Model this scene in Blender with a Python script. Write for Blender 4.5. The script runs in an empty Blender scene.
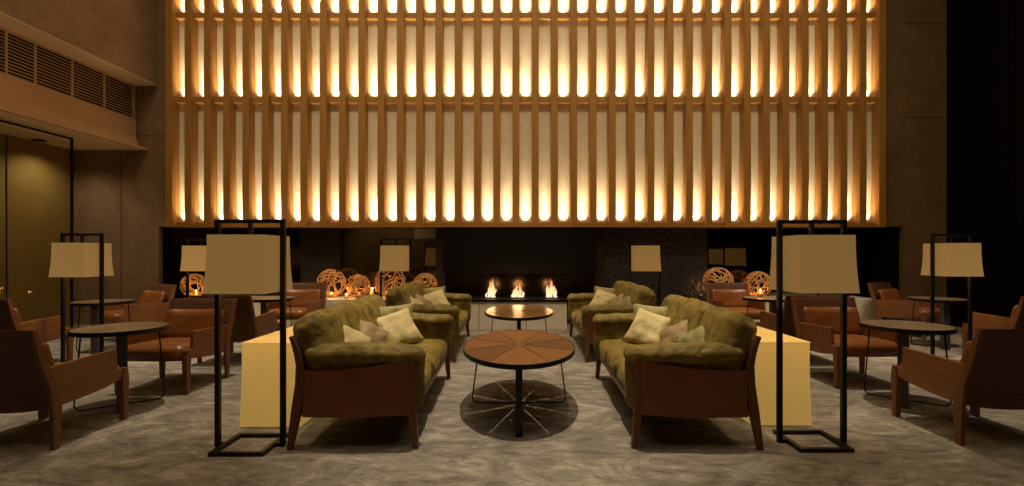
import bpy, bmesh, math, random
from mathutils import Vector, Matrix, noise
R = math.radians
PI = math.pi
random.seed(7)
S = bpy.context.scene
C = S.collection

# ------------------------------------------------------------------ camera, view
CAM_H = 1.25
F_PX = 490.0
cd = bpy.data.cameras.new('camera')
cam = bpy.data.objects.new('camera', cd)
C.objects.link(cam)
cam.location = (0, 0, CAM_H)
cam.rotation_euler = (R(90), 0, 0)
cd.sensor_width = 36.0
cd.lens = 36.0 * F_PX / 1024
cd.shift_x = -7.0 / 1024
cd.shift_y = 11.0 / 1024
cd.clip_end = 100
S.camera = cam
S.view_settings.view_transform = 'Standard'
S.view_settings.look = 'None'
S.view_settings.gamma = 1
S.view_settings.use_curve_mapping = False
S.view_settings.exposure = 0.0
S.cycles.use_denoising = True
S.cycles.max_bounces = 8
S.cycles.sample_clamp_indirect = 4
S.cycles.caustics_reflective = False
S.cycles.caustics_refractive = False

w = bpy.data.worlds.new('world')
S.world = w
w.use_nodes = True
w.node_tree.nodes['Background'].inputs[0].default_value = (1.0, 0.72, 0.42, 1)
w.node_tree.nodes['Background'].inputs[1].default_value = 0.012


# ------------------------------------------------------------------ materials
class NT:
    def __init__(s, name):
        s.m = bpy.data.materials.new(name)
        s.m.use_nodes = True
        s.t = s.m.node_tree
        s.n = s.t.nodes
        s.b = s.n['Principled BSDF']
        s.out = s.n['Material Output']

    def add(s, kind, **kw):
        n = s.n.new(kind)
        for k, v in kw.items():
            setattr(n, k, v)
        return n

    def link(s, a, b):
        s.t.links.new(a, b)

    def coords(s, scale=(1, 1, 1), kind='Object', rot=(0, 0, 0)):
        tc = s.add('ShaderNodeTexCoord')
        mp = s.add('ShaderNodeMapping')
        mp.inputs['Scale'].default_value = scale
        mp.inputs['Rotation'].default_value = rot
        s.link(tc.outputs[kind], mp.inputs['Vector'])
        return mp.outputs['Vector']

    def noise(s, vec, scale=5, detail=4, rough=0.55, dist=0.0):
        n = s.add('ShaderNodeTexNoise')
        n.inputs['Scale'].default_value = scale
        n.inputs['Detail'].default_value = detail
        n.inputs['Roughness'].default_value = rough
        n.inputs['Distortion'].default_value = dist
        s.link(vec, n.inputs['Vector'])
        return n.outputs['Fac']

    def ramp(s, fac, stops):
        r = s.add('ShaderNodeValToRGB')
        e = r.color_ramp.elements
        e[0].position, e[0].color = stops[0][0], (*stops[0][1], 1)
        e[1].position, e[1].color = stops[1][0], (*stops[1][1], 1)
        for p, c in stops[2:]:
            x = e.new(p)
            x.color = (*c, 1)
        s.link(fac, r.inputs['Fac'])
        return r.outputs['Color']

    def bump(s, h, strength=0.3, dist=0.01):
        b = s.add('ShaderNodeBump')
        b.inputs['Strength'].default_value = strength
        b.inputs['Distance'].default_value = dist
        s.link(h, b.inputs['Height'])
        s.link(b.outputs['Normal'], s.b.inputs['Normal'])

    def math(s, op, a, b=None):
        m = s.add('ShaderNodeMath', operation=op)
        for i, x in enumerate((a, b)):
            if x is None:
                continue
            if isinstance(x, (int, float)):
                m.inputs[i].default_value = x
            else:
                s.link(x, m.inputs[i])
        return m.outputs[0]


def plain(name, col, rough=0.5, metal=0.0, spec=0.5, noise_amt=0.0, nscale=8, sheen=0.0):
    k = NT(name)
    k.b.inputs['Roughness'].default_value = rough
    k.b.inputs['Metallic'].default_value = metal
    k.b.inputs['Specular IOR Level'].default_value = spec
    if sheen:
        k.b.inputs['Sheen Weight'].default_value = sheen
        k.b.inputs['Sheen Roughness'].default_value = 0.4
    v = k.coords()
    f = k.noise(v, nscale)
    a = tuple(x * (1 - noise_amt) for x in col)
    b = tuple(min(1, x * (1 + noise_amt)) for x in col)
    k.link(k.ramp(f, [(0.3, a), (0.7, b)]), k.b.inputs['Base Color'])
    return k.m


def wood(name, c1, c2, rough=0.45, axis='z', scale=1.0, spec=0.35):
    k = NT(name)
    sc = {'x': (1.2, 22, 22), 'y': (22, 1.2, 22), 'z': (22, 22, 1.2)}[axis]
    v = k.coords(tuple(x * scale for x in sc))
    f = k.noise(v, 2.2, 6, 0.6, 0.6)
    k.link(k.ramp(f, [(0.28, c1), (0.72, c2)]), k.b.inputs['Base Color'])
    k.b.inputs['Roughness'].default_value = rough
    k.b.inputs['Specular IOR Level'].default_value = spec
    k.bump(f, 0.12, 0.002)
    return k.m


M = {}
M['chair_wood'] = wood('chair_wood', (0.14, 0.054, 0.017), (0.28, 0.118, 0.040), 0.42, 'y')
M['chair_wood_back'] = wood('chair_wood_back', (0.075, 0.030, 0.013), (0.14, 0.058, 0.026), 0.42, 'x')
M['leg_wood'] = wood('leg_wood', (0.12, 0.044, 0.016), (0.20, 0.078, 0.028), 0.42, 'z')
M['leather'] = plain('leather', (0.215, 0.070, 0.015), 0.36, 0, 0.5, 0.22, 9)
M['sofa_leather'] = plain('sofa_leather', (0.19, 0.056, 0.016), 0.36, 0, 0.5, 0.15, 7)
M['black_metal'] = plain('black_metal', (0.014, 0.013, 0.012), 0.38, 0.6, 0.5, 0.1)
M['grey_metal'] = plain('grey_metal', (0.045, 0.045, 0.045), 0.4, 0.4, 0.5, 0.1)
M['silver'] = plain('silver', (0.6, 0.57, 0.52), 0.3, 0.9)
M['black'] = plain('black_matte', (0.0035, 0.0028, 0.0022), 0.6, 0, 0.12)
M['dark_wall'] = plain('dark_wall', (0.004, 0.003, 0.0022), 0.7, 0, 0.1)
M['brown_black'] = plain('brown_black', (0.018, 0.011, 0.007), 0.45, 0, 0.4, 0.2, 3)


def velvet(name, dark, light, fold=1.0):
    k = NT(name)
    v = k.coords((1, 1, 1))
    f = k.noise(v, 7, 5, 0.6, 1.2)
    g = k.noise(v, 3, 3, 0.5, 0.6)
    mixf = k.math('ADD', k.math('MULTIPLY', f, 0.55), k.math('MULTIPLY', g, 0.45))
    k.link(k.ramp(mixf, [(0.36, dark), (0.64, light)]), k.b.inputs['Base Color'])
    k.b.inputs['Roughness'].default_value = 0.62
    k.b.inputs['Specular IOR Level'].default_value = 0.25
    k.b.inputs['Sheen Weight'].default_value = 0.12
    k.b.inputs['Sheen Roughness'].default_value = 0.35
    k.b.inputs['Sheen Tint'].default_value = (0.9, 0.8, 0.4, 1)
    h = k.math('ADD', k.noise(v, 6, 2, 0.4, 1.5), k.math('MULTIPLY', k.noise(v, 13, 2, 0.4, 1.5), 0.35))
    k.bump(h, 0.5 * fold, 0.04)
    return k.m


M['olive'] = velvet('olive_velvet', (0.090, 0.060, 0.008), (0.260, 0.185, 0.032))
M['pillow_pale'] = velvet('pale_velvet', (0.42, 0.33, 0.13), (0.62, 0.51, 0.24), 0.5)
M['pillow_olive'] = velvet('light_olive_velvet', (0.22, 0.19, 0.065), (0.33, 0.29, 0.11), 0.5)
M['pillow_tan'] = velvet('tan_velvet', (0.24, 0.17, 0.075), (0.36, 0.26, 0.125), 0.5)

# carpet
k = NT('carpet')
v = k.coords((1, 1, 1))
f1 = k.noise(k.coords((1.0, 1.5, 1)), 1.9, 9, 0.7, 2.2)
f2 = k.noise(k.coords((2.5, 9.0, 1)), 2.2, 6, 0.7, 0.8)
f3 = k.noise(v, 60, 3, 0.7)
mx = k.math('ADD', k.math('ADD', k.math('MULTIPLY', f1, 0.55), k.math('MULTIPLY', f2, 0.30)), k.math('MULTIPLY', f3, 0.15))
k.link(k.ramp(mx, [(0.38, (0.105, 0.090, 0.069)), (0.50, (0.220, 0.194, 0.152)), (0.62, (0.40, 0.36, 0.290))]), k.b.inputs['Base Color'])
k.b.inputs['Roughness'].default_value = 0.95
k.b.inputs['Specular IOR Level'].default_value = 0.1
k.bump(k.math('ADD', f3, f2), 0.4, 0.006)
M['carpet'] = k.m


# slat wall
def slatwood():
    k = NT('slat_oak')
    f = k.noise(k.coords((14, 14, 0.8)), 2.0, 6, 0.6, 0.4)
    k.link(k.ramp(f, [(0.3, (0.34, 0.158, 0.030)), (0.7, (0.45, 0.222, 0.050))]), k.b.inputs['Base Color'])
    k.b.inputs['Roughness'].default_value = 0.55
    k.b.inputs['Specular IOR Level'].default_value = 0.25
    return k.m


M['oak'] = slatwood()
k = NT('screen_backing')
f = k.noise(k.coords((1, 1, 1)), 5, 3)
g = k.noise(k.coords((60, 60, 1)), 2, 3)
k.link(k.ramp(k.math('ADD', k.math('MULTIPLY', f, .5), k.math('MULTIPLY', g, .5)), [(0.3, (0.66, 0.55, 0.36)), (0.7, (0.78, 0.68, 0.47))]), k.b.inputs['Base Color'])
k.b.inputs['Roughness'].default_value = 0.85
k.b.inputs['Specular IOR Level'].default_value = 0.1
M['backing'] = k.m


def stone(name, c1, c2, rough=0.45, joint=None):
    k = NT(name)
    v = k.coords((1, 1, 1))
    f = k.noise(v, 1.3, 8, 0.65, 0.8)
    g = k.noise(v, 9, 5, 0.6)
    mixf = k.math('ADD', k.math('MULTIPLY', f, 0.7), k.math('MULTIPLY', g, 0.3))
    col = k.ramp(mixf, [(0.35, c1), (0.65, c2)])
    k.link(col, k.b.inputs['Base Color'])
    k.b.inputs['Roughness'].default_value = rough
    k.b.inputs['Specular IOR Level'].default_value = 0.3
    return k.m


M['stone'] = stone('brown_stone', (0.17, 0.105, 0.052), (0.31, 0.205, 0.11), 0.4)
M['stone_r'] = stone('brown_stone_right', (0.17, 0.095, 0.036), (0.25, 0.15, 0.060), 0.5)
M['bulk'] = stone('bulkhead_stone', (0.26, 0.16, 0.085), (0.42, 0.28, 0.16), 0.35)
M['plaster'] = plain('warm_plaster', (0.70, 0.46, 0.24), 0.6, 0, 0.2, 0.08, 2)
M['soffit'] = plain('soffit_plaster', (0.92, 0.80, 0.56), 0.6, 0, 0.2, 0.06, 2)
M['curtain'] = plain('olive_blind', (0.34, 0.215, 0.065), 0.6, 0, 0.2, 0.08, 1)
M['louver'] = plain('louver_metal', (0.80, 0.60, 0.38), 0.5, 0, 0.3, 0.05)
M['travertine'] = stone('travertine', (0.62, 0.55, 0.40), (0.74, 0.67, 0.51), 0.5)
M['ceil'] = plain('dark_ceiling', (0.02, 0.015, 0.01), 0.8)
M['ball'] = plain('rattan', (0.50, 0.27, 0.10), 0.5, 0, 0.3, 0.25, 12)
M['wax'] = plain('wax', (0.8, 0.7, 0.5), 0.5)

# dark mirror glass
k = NT('smoked_mirror')
k.b.inputs['Base Color'].default_value = (0.17, 0.155, 0.11, 1)
k.b.inputs['Metallic'].default_value = 1.0
k.b.inputs['Roughness'].default_value = 0.03
M['mirror'] = k.m
k = NT('black_glass')
k.b.inputs['Base Color'].default_value = (0.05, 0.042, 0.03, 1)
k.b.inputs['Metallic'].default_value = 1.0
k.b.inputs['Roughness'].default_value = 0.16
M['black_glass'] = k.m
# clear partition glass: thin sheet
k = NT('partition_glass')
tr = k.add('ShaderNodeBsdfTransparent')
gl = k.add('ShaderNodeBsdfGlossy')
gl.inputs['Roughness'].default_value = 0.02
mxs = k.add('ShaderNodeMixShader')
mxs.inputs[0].default_value = 0.008
tr.inputs[0].default_value = (0.88, 0.9, 0.82, 1)
k.link(tr.outputs[0], mxs.inputs[1])
k.link(gl.outputs[0], mxs.inputs[2])
k.link(mxs.outputs[0], k.out.inputs['Surface'])
M['glass'] = k.m

# hammered black tile
k = NT('perforated_tile')
v = k.coords((1, 1, 1))
vo = k.add('ShaderNodeTexVoronoi')
vo.inputs['Scale'].default_value = 15
k.link(v, vo.inputs['Vector'])
k.link(k.ramp(vo.outputs['Distance'], [(0.25, (0.001, 0.001, 0.001)), (0.42, (0.028, 0.022, 0.024))]), k.b.inputs['Base Color'])
k.b.inputs['Roughness'].default_value = 0.4
k.bump(vo.outputs['Distance'], 0.8, 0.02)
M['tile'] = k.m


# lamp shade: woven fabric, lit from within
def shade_mat():
    k = NT('lamp_shade_linen')
    v = k.coords((1, 1, 1))
    f = k.noise(k.coords((1, 1, 60)), 4, 3)
    g = k.noise(k.coords((60, 60, 1)), 4, 3)
    s_ = k.math('ADD', k.math('MULTIPLY', f, .5), k.math('MULTIPLY', g, .5))
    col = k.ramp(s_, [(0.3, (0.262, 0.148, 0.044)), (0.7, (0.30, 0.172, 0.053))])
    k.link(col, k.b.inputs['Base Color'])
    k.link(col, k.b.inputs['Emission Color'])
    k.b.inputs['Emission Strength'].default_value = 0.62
    k.b.inputs['Roughness'].default_value = 0.9
    k.b.inputs['Specular IOR Level'].default_value = 0.1
    return k.m


M['shade'] = shade_mat()
k = NT('lit_onyx')
f = k.noise(k.coords((1, 1, 1)), 2.0, 4)
g = k.noise(k.coords((50, 1, 60)), 2.5, 3)
mx = k.math('ADD', k.math('MULTIPLY', f, .6), k.math('MULTIPLY', g, .4))
col = k.ramp(mx, [(0.3, (0.56, 0.35, 0.085)), (0.7, (0.68, 0.45, 0.125))])
k.link(col, k.b.inputs['Base Color'])
k.link(col, k.b.inputs['Emission Color'])
k.b.inputs['Emission Strength'].default_value = 0.42
k.b.inputs['Roughness'].default_value = 0.5
M['onyx'] = k.m


def emit(name, col, strength):
    k = NT(name)
    k.b.inputs['Base Color'].default_value = (*col, 1)
    k.b.inputs['Emission Color'].default_value = (*col, 1)
    k.b.inputs['Emission Strength'].default_value = strength
    return k.m


M['candle_flame'] = emit('candle_flame', (1.0, 0.42, 0.07), 14)
M['bulb'] = emit('bulb', (1.0, 0.72, 0.4), 3)

# gas flame: hot at the root, thin at the tips
k = NT('fire')
tc = k.add('ShaderNodeTexCoord')
sp = k.add('ShaderNodeSeparateXYZ')
k.link(tc.outputs['Generated'], sp.inputs[0])
fn = k.noise(k.coords((40, 40, 14)), 1.0, 4, 0.6, 0.8)
z = sp.outputs['Z']
col = k.ramp(z, [(0.0, (1.0, 0.66, 0.42)), (0.95, (1.0, 0.25, 0.05)), (0.45, (1.0, 0.58, 0.26))])
em = k.add('ShaderNodeEmission')
em.inputs['Strength'].default_value = 1.5
k.link(col, em.inputs['Color'])
tr = k.add('ShaderNodeBsdfTransparent')
ms = k.add('ShaderNodeMixShader')
al = k.math('SUBTRACT', k.math('ADD', k.math('MULTIPLY', fn, 1.5), 0.15), k.math('MULTIPLY', z, 0.75))
cl = k.add('ShaderNodeClamp')
k.link(al, cl.inputs[0])
k.link(cl.outputs[0], ms.inputs[0])
k.link(tr.outputs[0], ms.inputs[1])
k.link(em.outputs[0], ms.inputs[2])
k.link(ms.outputs[0], k.out.inputs['Surface'])
M['fire'] = k.m

k = NT('votive_glass')
tr = k.add('ShaderNodeBsdfTransparent')
tr.inputs[0].default_value = (1, 0.85, 0.6, 1)
gl = k.add('ShaderNodeBsdfGlossy')
gl.inputs['Roughness'].default_value = 0.08
df = k.add('ShaderNodeBsdfDiffuse')
df.inputs[0].default_value = (0.9, 0.75, 0.5, 1)
ms1 = k.add('ShaderNodeMixShader')
ms1.inputs[0].default_value = 0.4
k.link(gl.outputs[0], ms1.inputs[1])
k.link(df.outputs[0], ms1.inputs[2])
ms = k.add('ShaderNodeMixShader')
ms.inputs[0].default_value = 0.3
k.link(tr.outputs[0], ms.inputs[1])
k.link(ms1.outputs[0], ms.inputs[2])
k.link(ms.outputs[0], k.out.inputs['Surface'])
M['votive'] = k.m


# radial wood tabletop
def radial_wood(name, rough, c1, c2):
    k = NT(name)
    tc = k.add('ShaderNodeTexCoord')
    sp = k.add('ShaderNodeSeparateXYZ')
    k.link(tc.outputs['Object'], sp.inputs[0])
    x, y = sp.outputs['X'], sp.outputs['Y']
    ang = k.math('ARCTAN2', k.math('DIVIDE', y, 1.69 if 'side' not in name else 1.0), x)
    ang = k.math('ADD', ang, k.math('MULTIPLY', k.math('SINE', k.math('MULTIPLY', ang, 2)), 0.0925))
    r = k.math('SQRT', k.math('ADD', k.math('MULTIPLY', x, x), k.math('MULTIPLY', y, y)))
    idx = k.math('FLOOR', k.math('MULTIPLY', k.math('ADD', k.math('DIVIDE', ang, 2 * PI), 0.5 + 0.0625), 8))
    wn = k.add('ShaderNodeTexWhiteNoise', noise_dimensions='1D')
    k.link(idx, wn.inputs['W'])
    cb = k.add('ShaderNodeCombineXYZ')
    k.link(k.math('MULTIPLY', ang, 26), cb.inputs[0])
    k.link(k.math('MULTIPLY', r, 3), cb.inputs[1])
    k.link(idx, cb.inputs[2])
    g = k.noise(cb.outputs[0], 1.6, 6, 0.6, 0.3)
    f = k.math('ADD', k.math('MULTIPLY', g, 0.62), k.math('MULTIPLY', wn.outputs['Value'], 0.38))
    k.link(k.ramp(f, [(0.2, c1), (0.8, c2)]), k.b.inputs['Base Color'])
    k.b.inputs['Roughness'].default_value = rough
    k.b.inputs['Specular IOR Level'].default_value = 0.22
    return k.m


M['top_wood'] = radial_wood('tabletop_wood', 0.55, (0.085, 0.032, 0.007), (0.24, 0.095, 0.022))
M['top_gloss'] = radial_wood('tabletop_gloss_wood', 0.30, (0.15, 0.07, 0.018), (0.26, 0.125, 0.036))
M['side_top'] = radial_wood('side_tabletop_wood', 0.40, (0.12, 0.075, 0.038), (0.24, 0.16, 0.085))


# ------------------------------------------------------------------ mesh helpers
class MB:
    def __init__(s):
        s.bm = bmesh.new()

    def box(s, c, size, rot=None):
        m = Matrix.Translation(Vector(c))
        if rot is not None:
            m = m @ rot
        m = m @ Matrix.Diagonal((*size, 1))
        bmesh.ops.create_cube(s.bm, size=1.0, matrix=m)
        return s

    def prism(s, pts, a0, a1, plane='yz'):
        """closed polygon pts extruded from a0 to a1 along the axis missing from plane"""
        def P(p, a):
            return {'yz': (a, p[0], p[1]), 'xz': (p[0], a, p[1]), 'xy': (p[0], p[1], a)}[plane]
        v0 = [s.bm.verts.new(P(p, a0)) for p in pts]
        v1 = [s.bm.verts.new(P(p, a1)) for p in pts]
        n = len(pts)
        s.bm.faces.new(v0)
        s.bm.faces.new(list(reversed(v1)))
        for i in range(n):
            s.bm.faces.new((v0[i], v1[i], v1[(i + 1) % n], v0[(i + 1) % n]))
        return s

    def tube(s, pts, r, seg=8, closed=False, flat=None):
        pts = [Vector(p) for p in pts]
        n = len(pts)
        rings = []
        up = Vector((0, 0, 1))
        prev = None
        for i, p in enumerate(pts):
            if closed:
                d = (pts[(i + 1) % n] - pts[i - 1])
            else:
                d = pts[min(i + 1, n - 1)] - pts[max(i - 1, 0)]
            d.normalize()
            if prev is None:
                a = d.cross(up)
                if a.length < 1e-3:
                    a = d.cross(Vector((1, 0, 0)))
            else:
                a = prev - d * prev.dot(d)
            a.normalize()
            prev = a
            b = d.cross(a)
            rings.append([s.bm.verts.new(p + a * math.cos(t) * r + b * math.sin(t) * r) for t in [2 * PI * j / seg for j in range(seg)]])
        m = n if closed else n - 1
        for i in range(m):
            r0, r1 = rings[i], rings[(i + 1) % n]
            for j in range(seg):
                s.bm.faces.new((r0[j], r0[(j + 1) % seg], r1[(j + 1) % seg], r1[j]))
        if not closed:
            s.bm.faces.new(rings[0])
            s.bm.faces.new(list(reversed(rings[-1])))
        return s

    def lathe(s, prof, seg=24, c=(0, 0, 0)):
        rings = []
        for r, z in prof:
            if r < 1e-5:
                rings.append([s.bm.verts.new((c[0], c[1], c[2] + z))])
            else:
                rings.append([s.bm.verts.new((c[0] + r * math.cos(2 * PI * j / seg), c[1] + r * math.sin(2 * PI * j / seg), c[2] + z)) for j in range(seg)])
        for a, b in zip(rings, rings[1:]):
            for j in range(seg):
                q = [a[j % len(a)], a[(j + 1) % len(a)], b[(j + 1) % len(b)], b[j % len(b)]]
                u = []
                for x in q:
                    if x not in u:
                        u.append(x)
                if len(u) > 2:
                    s.bm.faces.new(u)
        return s

    def build(s, name, mat, parent=None, bevel=0.0, smooth=False, loc=None, subsurf=0):
        bmesh.ops.recalc_face_normals(s.bm, faces=s.bm.faces)
        me = bpy.data.meshes.new(name)
        s.bm.to_mesh(me)
        s.bm.free()
        me.materials.append(mat)
        o = bpy.data.objects.new(name, me)
        C.objects.link(o)
        if parent is not None:
            o.parent = parent
        if loc is not None:
            o.location = loc
        if smooth:
            for p in me.polygons:
                p.use_smooth = True
        if bevel:
            b = o.modifiers.new('bevel', 'BEVEL')
            b.width = bevel
            b.segments = 2
            b.limit_method = 'ANGLE'
        if subsurf:
            m = o.modifiers.new('subsurf', 'SUBSURF')
            m.levels = m.render_levels = subsurf
        return o


def box(name, c, size, mat, parent=None, bevel=0.0, rot=None):
    return MB().box(c, size, rot).build(name, mat, parent, bevel)


def empty(name, loc=(0, 0, 0), rz=0.0):
    o = bpy.data.objects.new(name, None)
    o.empty_display_size = 0.1
    C.objects.link(o)
    o.location = loc
    o.rotation_euler = (0, 0, rz)
    return o


def tag(o, label=None, cat=None, group=None, kind=None):
    if label:
        o['label'] = label
    if cat:
        o['category'] = cat
    if group:
        o['group'] = group
    if kind:
        o['kind'] = kind
    return o


def copy_tree(o, parent=None):
    c = o.copy()
    C.objects.link(c)
    c.parent = parent
    for ch in list(o.children):
        copy_tree(ch, c)
    return c


def struct(o):
    o['kind'] = 'structure'
    return o


def soft_box(size, n=10, r=0.05, puff=0.02, wob=0.01, seed=0, freq=6, mat4=None, bend=None, pinch=0.0):
    """upholstered cushion: a rounded box that bulges on its faces, with soft wrinkles"""
    mb = MB()
    bm = mb.bm
    sx, sy, sz = [x / 2 for x in size]
    L = max(size)
    cnt = [max(5, int(round(n * s_ / L)) + 3) for s_ in size]
    verts = {}

    def key(i, j, k_):
        return (i, j, k_)

    def mk(i, j, k_):
        t = (i, j, k_)
        if t in verts:
            return verts[t]
        u = [2 * t[a] / cnt[a] - 1 for a in range(3)]
        p = Vector((u[0] * sx, u[1] * sy, u[2] * sz))
        rr = min(r, sx, sy, sz)
        q = Vector((max(-sx + rr, min(sx - rr, p.x)), max(-sy + rr, min(sy - rr, p.y)), max(-sz + rr, min(sz - rr, p.z))))
        d = p - q
        if d.length > 1e-6:
            d.normalize()
            p = q + d * rr
        bx, by, bz = 1 - u[0] ** 2, 1 - u[1] ** 2, 1 - u[2] ** 2
        p.z += (1 if u[2] > 0 else -1) * abs(u[2]) * puff * bx ** .6 * by ** .6
        p.x += (1 if u[0] > 0 else -1) * abs(u[0]) * puff * bz ** .6 * by ** .6 * .6
        p.y += (1 if u[1] > 0 else -1) * abs(u[1]) * puff * bz ** .6 * bx ** .6 * .6
        if bend:
            p = bend(p)
        nv = noise.noise_vector(p * freq + Vector((seed * 3.1, seed * 1.7, seed)))
        n2 = noise.noise_vector(p * freq * 2.7 + Vector((seed, seed * 2.7, seed * .3)))
        p += nv * wob + n2 * wob * .5
        if mat4:
            p = mat4 @ p
        vv = bm.verts.new(p)
        verts[t] = vv
        return vv
    nx, ny, nz = cnt
    for (a, b, c_) in ((0, 1, 2), (1, 2, 0), (2, 0, 1)):
        for side in (0, cnt[c_]):
            for i in range(cnt[a]):
                for j in range(cnt[b]):
                    q = []
                    for di, dj in ((0, 0), (1, 0), (1, 1), (0, 1)):
                        t = [0, 0, 0]
                        t[a], t[b], t[c_] = i + di, j + dj, side
                        q.append(mk(*t))
                    try:
                        bm.faces.new(q)
                    except ValueError:
                        pass
    return mb


def T(x=0, y=0, z=0):
    return Matrix.Translation((x, y, z))


def RX(a):
    return Matrix.Rotation(a, 4, 'X')


def RY(a):
    return Matrix.Rotation(a, 4, 'Y')


def RZ(a):
    return Matrix.Rotation(a, 4, 'Z')


# ------------------------------------------------------------------ room
BACK = 8.70
fl = struct(box('floor', (0.3, 3.0, -0.05), (16.6, 13.2, 0.1), M['carpet']))
CEIL = 9.6
struct(box('ceiling', (0.3, 3.0, CEIL + 0.1), (16.6, 13.2, 0.2), M['ceil']))
# back wall: stone either side, the hidden core behind the screen, the recess
wb = struct(box('wall_back', (0.3, 9.25, CEIL / 2), (16.6, 0.2, CEIL), M['dark_wall']))
XL, XR = -6.14, 6.37        # slat screen
RL, RR_ = -6.40, 6.83       # recess
RZ1 = 1.74
MB().box((-7.26, BACK + 0.25, CEIL / 2), (2.24 - 0.52, 0.5, CEIL)).build('wall_back_left', M['stone'])
struct(bpy.data.objects['wall_back_left'])
struct(MB().box(((XL + RL) / 2, BACK + 0.25, (CEIL + RZ1) / 2), (XL - RL, 0.5, CEIL - RZ1)).build('wall_back_left_upper', M['stone']))
struct(MB().box((7.19, BACK + 0.25, CEIL / 2), (0.72, 0.5, CEIL)).build('wall_back_right', M['stone_r']))
struct(MB().box(((XR + RR_) / 2, BACK + 0.25, (CEIL + RZ1) / 2), (RR_ - XR, 0.5, CEIL - RZ1)).build('wall_back_right_upper', M['stone_r']))
struct(MB().box((7.60, 3.0, CEIL / 2), (0.1, 13.2, CEIL)).build('wall_right', M['dark_wall']))
struct(MB().box((7.53, BACK - 0.03, CEIL / 2), (0.03, 0.05, CEIL)).build('trim_1', M['stone_r']))
for i, yy in enumerate((7.55, 8.1)):
    struct(MB().box((7.54, yy, CEIL / 2), (0.04, 0.18, CEIL)).build('trim_%d' % (i + 2), M['dark_wall'], bevel=0.004))
struct(MB().box((0.3, -3.6, CEIL / 2), (16.6, 0.1, CEIL)).build('wall_front', M['stone']))
# horizontal joints in the stone (thin recessed strips are left to the bulk of the wall)
for i, (x0, x1, zz) in enumerate(((-8.0, RL, 3.35), (6.85, 7.55, 2.28 + 1.4), (6.85, 7.55, 5.35))):
    struct(MB().box(((x0 + x1) / 2, BACK - 0.001, zz), (x1 - x0, 0.004, 0.008)).build('trim_%d' % (i + 5), M['brown_black']))
struct(MB().box((-7.06, BACK - 0.001, 2.0), (0.010, 0.004, 4.0)).build('trim_8', M['brown_black']))

# left wall behind the glass: blind coloured panels
struct(MB().box((-7.95, 3.0, CEIL / 2), (0.1, 13.2, CEIL)).build('wall_left', M['curtain']))
for i, yy in enumerate((5.0, 6.3, 7.55)):
    struct(MB().box((-7.895, yy, 1.53), (0.012, 0.012, 3.06)).build('trim_%d' % (i + 9), M['brown_black']))
struct(MB().box((-7.28, 2.55, 3.115), (1.24, 12.29, 0.05)).build('ceiling_alcove', M['soffit']))
# glazed partition at the edge of the alcove
win = struct(empty('window_1', (-7.0, 7.67, 0)))
MB().box((0, 0, 1.545), (0.032, 0.028, 3.05)).build('window_frame', M['black_metal'], win, 0.003)
MB().box((0, -4.0, 3.05), (0.032, 8.0, 0.03)).build('window_header', M['black_metal'], win, 0.003)
MB().box((0, -4.0, 1.52), (0.012, 7.94, 2.98)).build('window_pane', M['glass'], win)
# lower fascia with a cove, louvre box, upper bulkhead, all running toward the viewer
struct(MB().prism([(-6.59, 3.09), (-6.59, 3.125), (-6.76, 3.16), (-6.80, 3.30), (-6.80, 3.62), (-7.9, 3.62), (-7.9, 3.14), (-6.66, 3.14), (-6.66, 3.09)], -3.5, BACK - 0.0, 'xz').build('trim_12', M['plaster']))
struct(MB().box((-7.40, 2.6, 3.935), (1.0, 12.2, 0.62)).build('trim_13', M['brown_black']))
struct(MB().prism([(-6.41, 4.25), (-6.41, CEIL), (-7.9, CEIL), (-7.9, 4.25)], -3.5, BACK, 'xz').build('wall_left_upper', M['bulk']))
struct(MB().prism([(-6.415, 4.235), (-6.415, 4.252), (-7.9, 4.252), (-7.9, 4.235)], -3.5, BACK - 0.002, 'xz').build('trim_14', M['soffit']))

# ventilation grille between the two bulkheads
vg = tag(empty('ventilation_grille', (-6.83, 6.0, 3.62)), 'long bronze ventilation grille of thin horizontal louvres high on the left wall', 'vent')
GY0, GY1 = -2.2, BACK - 6.0 - 0.02
mb = MB()
for i in range(13):
    zz = 0.035 + i * 0.0465
    mb.box((0.0, (GY0 + GY1) / 2, zz), (0.035, GY1 - GY0, 0.010), RY(R(28)))
mb.build('slats', M['louver'], vg)
mb = MB().box((0.0, (GY0 + GY1) / 2, 0.006), (0.06, GY1 - GY0, 0.012)).box((0.0, (GY0 + GY1) / 2, 0.609), (0.06, GY1 - GY0, 0.010))
mb.box((0.0, GY1 - 0.006, 0.31), (0.06, 0.014, 0.61))
vf = mb.build('frame', M['louver'], vg)
for px in (7, 36, 73, 105):
    yy = 6.80 * 490 / (519 - px) - 6.0
    MB().box((0.018, yy, 0.31), (0.022, 0.018, 0.60)).build('divider', M['louver'], vf)

# round downlight in the alcove ceiling
dl = tag(empty('ceiling_downlight', (-7.74, 7.9, 3.09)), 'small dark round downlight in the alcove ceiling behind the left glass', 'light')
MB().lathe([(0, -0.012), (0.05, -0.012), (0.085, -0.018), (0.09, -0.002), (0.09, 0.0), (0, 0.0)]).build('trim_ring', M['black_metal'], dl, smooth=True)
MB().lathe([(0.0, -0.0135), (0.046, -0.0135), (0.046, -0.0125), (0.0, -0.0125)]).build('lens', M['brown_black'], dl)

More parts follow.
